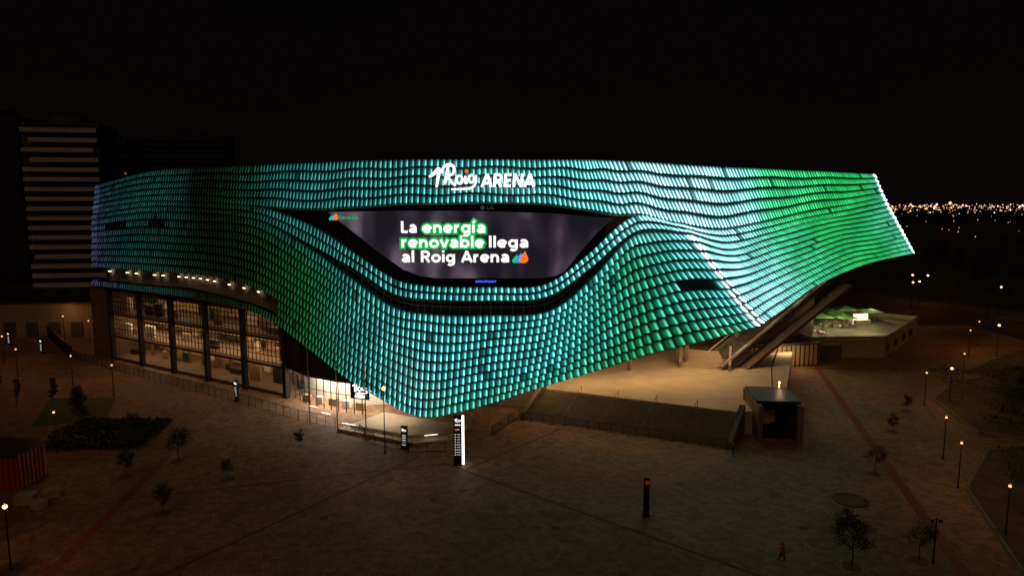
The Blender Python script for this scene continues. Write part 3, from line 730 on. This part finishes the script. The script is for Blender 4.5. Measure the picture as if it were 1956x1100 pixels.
for x,y,s_ in ((113,191,1.4),(116,193,1.4),(121,205,1.5),(125,204,1.5),(130,180,1.4),(128,168,1.3)): copy_tree(lC,(x,y,0),0,s_,'tall road lamp with dazzling head beside the distant road')

for k,(x,y,h) in enumerate(((-27.5,89.8,11.2),(-22.9,86.6,12.3),(-18.5,83.6,12.6))):
    o=empty('flagpole',(x,y,0),'tall bare grey flagpole in front of the arena','flagpole','bare flagpoles before the entrance')
    m=MB(); m.lathe([(.18,0),(.18,.1),(.09,.16),(.05,h-.1),(.08,h-.05),(.02,h)],8); m.ob('pole',M_conc,o)
def totem(x,y,h,wd,rz,label,strip=False,name='sign_totem'):
    o=empty(name,(x,y,0),label,'sign','sign totems on the plaza',rz)
    m=MB(); m.box(0,0,0,wd,.35,h,0,0,.03); m.box(0,0,-.02,wd+.25,.6,.1); m.ob('panel',M_black,o)
    if strip: m=MB(); m.box(wd/2+.12,-.05,.1,.24,.3,h-.15,0,0,.02); m.ob('light_strip',M_led,o)
    return o
T=totem(-6.2,75.4,5.9,.95,0,'tall black information totem with glowing white edge strip',True)
mini_logo(0,-.2,5.3,.36,T,M_line)
word('lettering','ARENA',-.33,4.72,-.2,.17,.66,M_line,T)
M_dimw=emi('dim_white_lettering',(1,.95,.9),.5)
b=MB(); b.box(-.2,-.2,4.1,.24,.03,.24,0); b.ob('pictogram',emi('red_sign',(1,.08,.03),.6),T)
b=MB()
for k in range(9):
    z=3.6-k*.3
    b.box(-.28,-.2,z,.13,.02,.14); b.box(.1,-.2,z+.03,R.uniform(.3,.5),.02,.07)
b.box(.05,-.2,4.2,.25,.02,.1)
b.ob('pictogram',M_dimw,T)
for x,y,h,wd,rz,lb_ in ((-13.2,80.8,2.8,.8,-.3,'small black sign totem with white lettering by the ramp'),(-41.8,100.9,3.2,.7,-.6,'narrow black sign totem glowing by the railing'),(-93.6,133.4,3,.7,-.5,'narrow black sign totem glowing by the railing'),(-105.6,141,3,.8,-.5,'narrow black sign totem glowing by the railing')):
    t=totem(x,y,h,wd,rz,lb_); mini_logo(0,-.2,h-.5,.3,t,M_line)
    b=MB()
    for k in range(5): b.box(R.uniform(-.05,.05),-.2,h-1.2-k*.3,wd*.6,.03,.12)
    b.ob('lettering_lines',M_dimw,t)
t=totem(12.9,62.5,3.8,.5,.1,'slim dark transit totem with red round symbol on top'); 
b=MB(); b.lathe([(.02,-.04),(.22,-.03),(.22,.03),(.02,.04)],16); o=b.ob('round_symbol',emi('dull_red_sign',(1,.07,.03),.10),t); o.rotation_euler=(math.pi/2,0,0); o.location=(0,-.2,3.45)
b=MB(); b.box(0,-.2,3.0,.3,.03,.12); b.ob('lettering_lines',emi('dull_red_sign',(1,.1,.04),.04),t)
o=empty('camera_mast',(35.3,53.9,0),'dark mast carrying surveillance cameras near a young tree','mast')
m=MB(); m.lathe([(.15,0),(.08,.15),(.06,4)],8); m.ob('post',M_dark,o)
for sx_ in (-.35,.35): m=MB(); m.beam((0,0,3.8),(sx_,0,3.8),.05,.05); m.lathe([(.02,-.2),(.14,-.12),(.16,.05),(.1,.12)],10,(sx_,0,3.7)); m.ob('camera_head',M_dark,o)

# ------------------------------------------------------------ trees
def tree_mesh(h,spread,seed,leaves=1500):
    r=random.Random(seed); t=MB(); lf=MB(); tips=[]
    p=Vector((0,0,0)); rad=.02*h
    for k in range(4):
        q=p+Vector((r.uniform(-.04,.04)*h,r.uniform(-.04,.04)*h,h*.18)); t.tube(p,q,rad,rad*.75,7); rad*=.75; p=q
        if k>=1:
            for j in range(4):
                a=r.uniform(0,6.28); ln=spread*r.uniform(.5,1.05)*(1-.12*k)
                e_=p+Vector((math.cos(a)*ln,math.sin(a)*ln,r.uniform(.05,.28)*h)); t.tube(p,e_,rad*.5,rad*.12,5)
                tips+=[e_,p.lerp(e_,.6),p.lerp(e_,.8)]
                for _ in range(2):
                    f=e_+Vector((r.uniform(-.3,.3),r.uniform(-.3,.3),r.uniform(-.05,.3)))*spread*.6; t.tube(p.lerp(e_,.6),f,rad*.2,rad*.06,4); tips.append(f)
    tips.append(p+Vector((0,0,h*.12)))
    for _ in range(leaves):
        c_=r.choice(tips); s_=spread*.17
        c_=c_+Vector((r.gauss(0,s_),r.gauss(0,s_),r.gauss(0,s_*.7)))
        d1=Vector((r.gauss(0,1),r.gauss(0,1),r.gauss(0,1))).normalized(); d2=d1.orthogonal().normalized(); z=r.uniform(.05,.12)*(h/4)**.5
        lf.add([c_-d1*z,c_+d2*z*.5,c_+d1*z,c_-d2*z*.5],[(0,1,2,3)])
    return t,lf
def tree(h,spread,seed,label,leaves=1500,name='tree',cat='tree',grp='young plaza trees'):
    o=empty(name,(0,0,0),label,cat,grp); t,lf=tree_mesh(h,spread,seed,leaves); t.ob('trunk',M_bark,o); lf.ob('crown',M_leaf,o); return o
tA=tree(3.0,1.0,1,'young small-leaved tree with dark crown in the paving',1300); tA.location=(-42.5,72,0)
tB=tree(4.4,1.6,2,'young broad-leaved tree with open dark crown on the plaza',2300); tB.location=(28.2,53.4,0)
tC=tree(4.0,.7,5,'narrow dark upright tree beside the lawn',1500); tC.location=(-68,98,0)
for x,y,s_ in [(-31,71.2,.75),(-33.9,63,.95),(-26,80.8,.75),(50,86.6,.8),(56.9,95.6,.8),(-49,85,1.0),(-53,84,.9)]: copy_tree(tA,(x,y,0),R.uniform(0,6),s_)
for x,y,s_ in ((-39,76.5,.85),(40.3,72.7,.72),(34.3,54.3,.75),(-61,93,.9),(-58,89,.8),(70,92,1.0),(76,98,1.1),(58,70,1.0),(62,60,1.1)): copy_tree(tB,(x,y,0),R.uniform(0,6),s_)
for x,y in ((-31,71.2),(-33.9,63),(-42.5,72),(-39,76.5),(40.3,72.7),(34.3,54.3),(28.2,53.4),(50,86.6),(56.9,95.6)):
    b=MB(); b.lathe([(.75,0),(.75,.03),(.6,.035)],20); o=b.ob('tree_pit',M_darkpave); o.location=(x,y,.006); struct(o)
for x,y,s_ in ((-74,99,.9),(-80,103,1.1),(-63,96,.8)): copy_tree(tC,(x,y,0),R.uniform(0,6),s_)
tD=tree(10,4,9,'large dark park tree beyond the paved square',4000,grp='dark trees of the far park'); tD.location=(150,190,0)
for k in range(26):
    Y=R.uniform(170,420); X=Y*R.uniform(.60,.80); copy_tree(tD,(X,Y,0),R.uniform(0,6),R.uniform(.7,1.2))
for k in range(8): copy_tree(tD,(-150-R.uniform(0,40),150+R.uniform(0,60),0),R.uniform(0,6),R.uniform(.6,.9))
b=MB(); b.lathe([(1.7,0),(1.7,.06),(1.45,.06),(1.4,.03)],28); o=b.ob('tree_pit',[M_darkpave]); o.location=(34.3,66,0.01); struct(o)
sh=MB()
for k in range(22000):
    if k%4: x=R.uniform(44,95); y=R.uniform(50,120)
    else: x=R.uniform(-58,-46); y=R.uniform(80,89.5)
    if x>0:
        if not ((y<79 and x>43.5+(y-52)*.55) or (y>86 and x>63+(y-86)*.35)): continue
        if math.sin(x*.55)*math.sin(y*.4+1)<.05: continue
    z=.3+R.random()*.8
    d1=Vector((R.gauss(0,1),R.gauss(0,1),R.gauss(0,1))).normalized(); d2=d1.orthogonal(); s_=.17
    c_=Vector((x+.3*math.sin(y*7),y+.3*math.sin(x*9),z)); sh.add([c_-d1*s_,c_+d2*s_,c_+d1*s_,c_-d2*s_],[(0,1,2,3)])
o=sh.ob('shrubs',M_leaf); o['kind']='stuff'; o['label']='low dark shrubs filling the planting beds'; o['category']='shrubs'

# ------------------------------------------------------------ red kiosk and crates
K=empty('market_kiosk',(-57.6,70.5,0),'rust red ribbed metal kiosk with flat dark roof','kiosk')
b=MB(); b.box(0,0,0,12,4.6,3.7); 
for k in range(20): b.box(-5.7+k*.6,-2.35,.1,.12,.1,3.5)
for k in range(7): b.box(6.05,-2.0+k*.6,.1,.1,.12,3.5)
b.ob('wall',M_rust,K)
b=MB(); b.box(0,0,3.7,12.5,5.1,.3,0,0,.04); b.ob('roof',M_dark,K)
b=MB(); b.box(3.4,-2.4,0.05,1.2,.12,2.2); b.ob('door',M_black,K)
def crate(x,y,s,rz,lb_):
    o=empty('storage_crate',(x,y,0),lb_,'crate','crates beside the red kiosk',rz)
    b=MB(); b.box(0,0,.14,s*1.2,s,s*.8,0,0,.06); b.ob('crate_body',M_conc,o)
    b=MB(); 
    for k in(-1,0,1): b.box(k*s*.45,0,0,.12,s,.14)
    for k in (-1,1): b.box(0,k*s*.44,.1,s*1.2,.12,.05)
    b.ob('pallet',M_wood,o); return o
crate(-48.6,65.0,1.3,.3,'pale wrapped crate on a wooden pallet'); crate(-46.6,64.0,1.0,-.4,'pale wrapped crate on a wooden pallet'); crate(-47.0,66.4,1.1,.8,'pale wrapped crate on a wooden pallet')

# ------------------------------------------------------------ background buildings
def tower(x,y,w_,d_,h,rz,label,mat_w,mat_b,floors,bal=True,lit=3,grp='apartment towers behind the arena'):
    o=empty('apartment_tower',(x,y,0),label,'building',grp,rz)
    b=MB(); b.box(0,0,0,w_,d_,h); b.box(0,0,h,w_*.4,d_*.5,3); b.ob('wall',mat_w,o)
    fh=h/floors; n=int(w_/3)
    for f in range(floors):
        b=MB(); b.box(0,-d_/2-.03,f*fh+1.2,w_*.94,.1,fh*.5); b.ob('window',M_black,o)
        if bal:
            cut=R.choice((0,0,.12,.2)); b=MB(); b.box(cut*w_*.5*(1 if f%2 else -1)*.5,-d_/2-.8,f*fh+.05,w_*(1-cut*.5),1.6,1.45); b.ob('balcony',mat_b,o)
    for _ in range(lit):
        f=R.randrange(floors//2,floors-1); k=R.randrange(n); b=MB(); b.box(-w_/2+(k+.5)*w_/n,-d_/2-.1,f*fh+1.25,1.1,.1,fh*.4); b.ob('lit_window',emi('lit_window_glow',(1,.5,.2),.15),o)
    return o
tower(-158,250,24,18,57,.18,'tall apartment tower with stacked white balconies',M_greyw,M_balc,17,True,0)
tower(-189,255,26,20,60,.1,'dark brown apartment tower beside the white balconies',M_black,M_dark,19,False,1)
tower(-203,350,26,20,61,.1,'dark distant apartment tower with small windows',M_dark,M_dark,19,True,1)
tower(-190,410,45,20,68,.1,'dark distant slab block behind the arena roof',M_dark,M_dark,21,True,1)
tower(-265,330,40,20,52,.1,'dark distant slab block with a few lit windows',M_dark,M_dark,16,True,3)
o=empty('warehouse_building',(-105,162,0),'long low pale hall with flat dark roof','building')
b=MB(); b.box(0,0,0,42,24,7.6); b.ob('wall',M_conc,o); b=MB(); b.box(0,0,7.6,42.6,24.6,.5,0,0,.05); 
for k in range(6): b.box(-16+k*6,2,8.1,2.2,1.6,.9,0,0,.05)
b.ob('roof',M_dark,o)
for k in range(6): b=MB(); b.box(-17+k*5,-12.1,.2,2.6,.2,3.2); b.ob('door',M_greyw,o)
cl=MB(); 
def oct_(X,Y,z,s_,mi): cl.add([(X-s_,Y,z),(X+s_,Y,z),(X,Y-s_,z),(X,Y+s_,z),(X,Y,z-s_),(X,Y,z+s_)],[(0,2,5),(2,1,5),(1,3,5),(3,0,5),(2,0,4),(1,2,4),(3,1,4),(0,3,4)],mi)
for k in range(480):
    Y=R.uniform(450,1000) if k<35 else R.uniform(1200,2800); X=Y*R.uniform(.54,.80)
    s_=R.uniform(.35,.9)*Y/1000*(1.9 if R.random()<.14 else 1); z=R.uniform(3,14)+ (R.uniform(0,9) if Y>1500 else 0)
    oct_(X,Y,z,s_,0 if R.random()<.6 else (1 if R.random()<.5 else 2))
oct_(1800*.637,1800,26,5,2)
o=cl.ob('city_lights',[emi('far_lamp_warm',(1,.55,.3),1.5),emi('far_lamp_white',(1,.85,.75),2.4),emi('far_lamp_orange',(1,.35,.12),2.6)]); o['kind']='stuff'; o['label']='scattered warm lights of the distant city'; o['category']='city lights'
b=MB()
for k in range(160):
    Y=R.uniform(900,2600); X=Y*R.uniform(.5,.9); b.box(X,Y,0,R.uniform(15,60),R.uniform(12,30),R.uniform(4,13),R.uniform(-.3,.3))
o=b.ob('distant_buildings',M_dark); o['kind']='stuff'; o['label']='low dark roofs of the distant city'; o['category']='buildings'

# ------------------------------------------------------------ people
def skinfig(name,verts,edges,rad,mat,parent,root=0):
    me=bpy.data.meshes.new(name); me.from_pydata(verts,edges,[]); o=bpy.data.objects.new(name,me); col.objects.link(o); o.parent=parent
    me.materials.append(mat); md=o.modifiers.new('skin','SKIN'); sv=me.skin_vertices[0].data
    for k,r_ in enumerate(rad): sv[k].radius=(r_,r_); sv[k].use_root=(k==root)
    sb_=o.modifiers.new('sub','SUBSURF'); sb_.levels=2; sb_.render_levels=2
    return o
M_skin=pbr('skin',(.45,.28,.2),.6,0,.05,3,0);M_hair=pbr('hair',(.03,.02,.015),.7,0,.2,20,0);M_shirt=pbr('red_shirt',(.5,.08,.05),.8,0,.1,5,0);M_trous=pbr('dark_trousers',(.03,.03,.04),.8,0,.1,5,0)
def person(loc,rz,label,shirt):
    o=empty('person',loc,label,'person',None,rz)
    v=[(0,0,.95),(0,0,1.15),(0,0,1.4),(0,0,1.5),(0,0,1.6),(0,-.01,1.7),
       (.1,0,.9),(.13,-.16,.5),(.13,-.12,.08),(.13,-.26,.04),
       (-.1,0,.9),(-.12,.12,.5),(-.12,.3,.12),(-.12,.2,.04),
       (.19,0,1.4),(.26,.1,1.14),(.24,-.05,.92),(-.19,0,1.4),(-.27,-.1,1.15),(-.24,-.26,.98)]
    e_=[(0,1),(1,2),(2,3),(3,4),(4,5),(0,6),(6,7),(7,8),(8,9),(0,10),(10,11),(11,12),(12,13),(2,14),(14,15),(15,16),(2,17),(17,18),(18,19)]
    rd=[.13,.12,.13,.055,.095,.085,.085,.058,.04,.035,.085,.058,.04,.035,.055,.042,.03,.055,.042,.03]
    for hx,hy,hz,bi in ((.24,-.05,.92,16),(-.24,-.26,.98,19)):
        for k in range(5):
            n=len(v); dx=(k-2)*.016; ln=(.07,.09,.1,.09,.06)[k]
            v+= [(hx+dx,hy-.01,hz-.06),(hx+dx*1.3,hy-.02,hz-.06-ln)]; rd+=[.011,.008]; e_+=[(bi,n),(n,n+1)]
    skinfig('body',v,e_,rd,M_skin,o)
    skinfig('shirt',[(0,0,.98),(0,0,1.15),(0,0,1.4),(.2,0,1.4),(.25,.08,1.2),(-.2,0,1.4),(-.26,-.08,1.2)],[(0,1),(1,2),(2,3),(3,4),(2,5),(5,6)],[.15,.14,.145,.075,.065,.075,.065],shirt,o)
    skinfig('trousers',[(0,0,.95),(.1,0,.9),(.13,-.16,.5),(.13,-.12,.12),(-.1,0,.9),(-.12,.12,.5),(-.12,.29,.15)],[(0,1),(1,2),(2,3),(0,4),(4,5),(5,6)],[.145,.1,.075,.055,.1,.075,.055],M_trous,o)
    b=MB(); b.lathe([(.04,.13),(.08,.1),(.105,.03),(.1,-.03),(.07,-.08)],12,(0,.025,1.67)); b.ob('hair',M_hair,o,True)
    return o
person((22.6,53.9,0),.6,'walking person in red shirt and dark trousers',M_shirt)
person((26.3,78.2,0),2.2,'walking person in dark clothes near the stairs',M_trous)
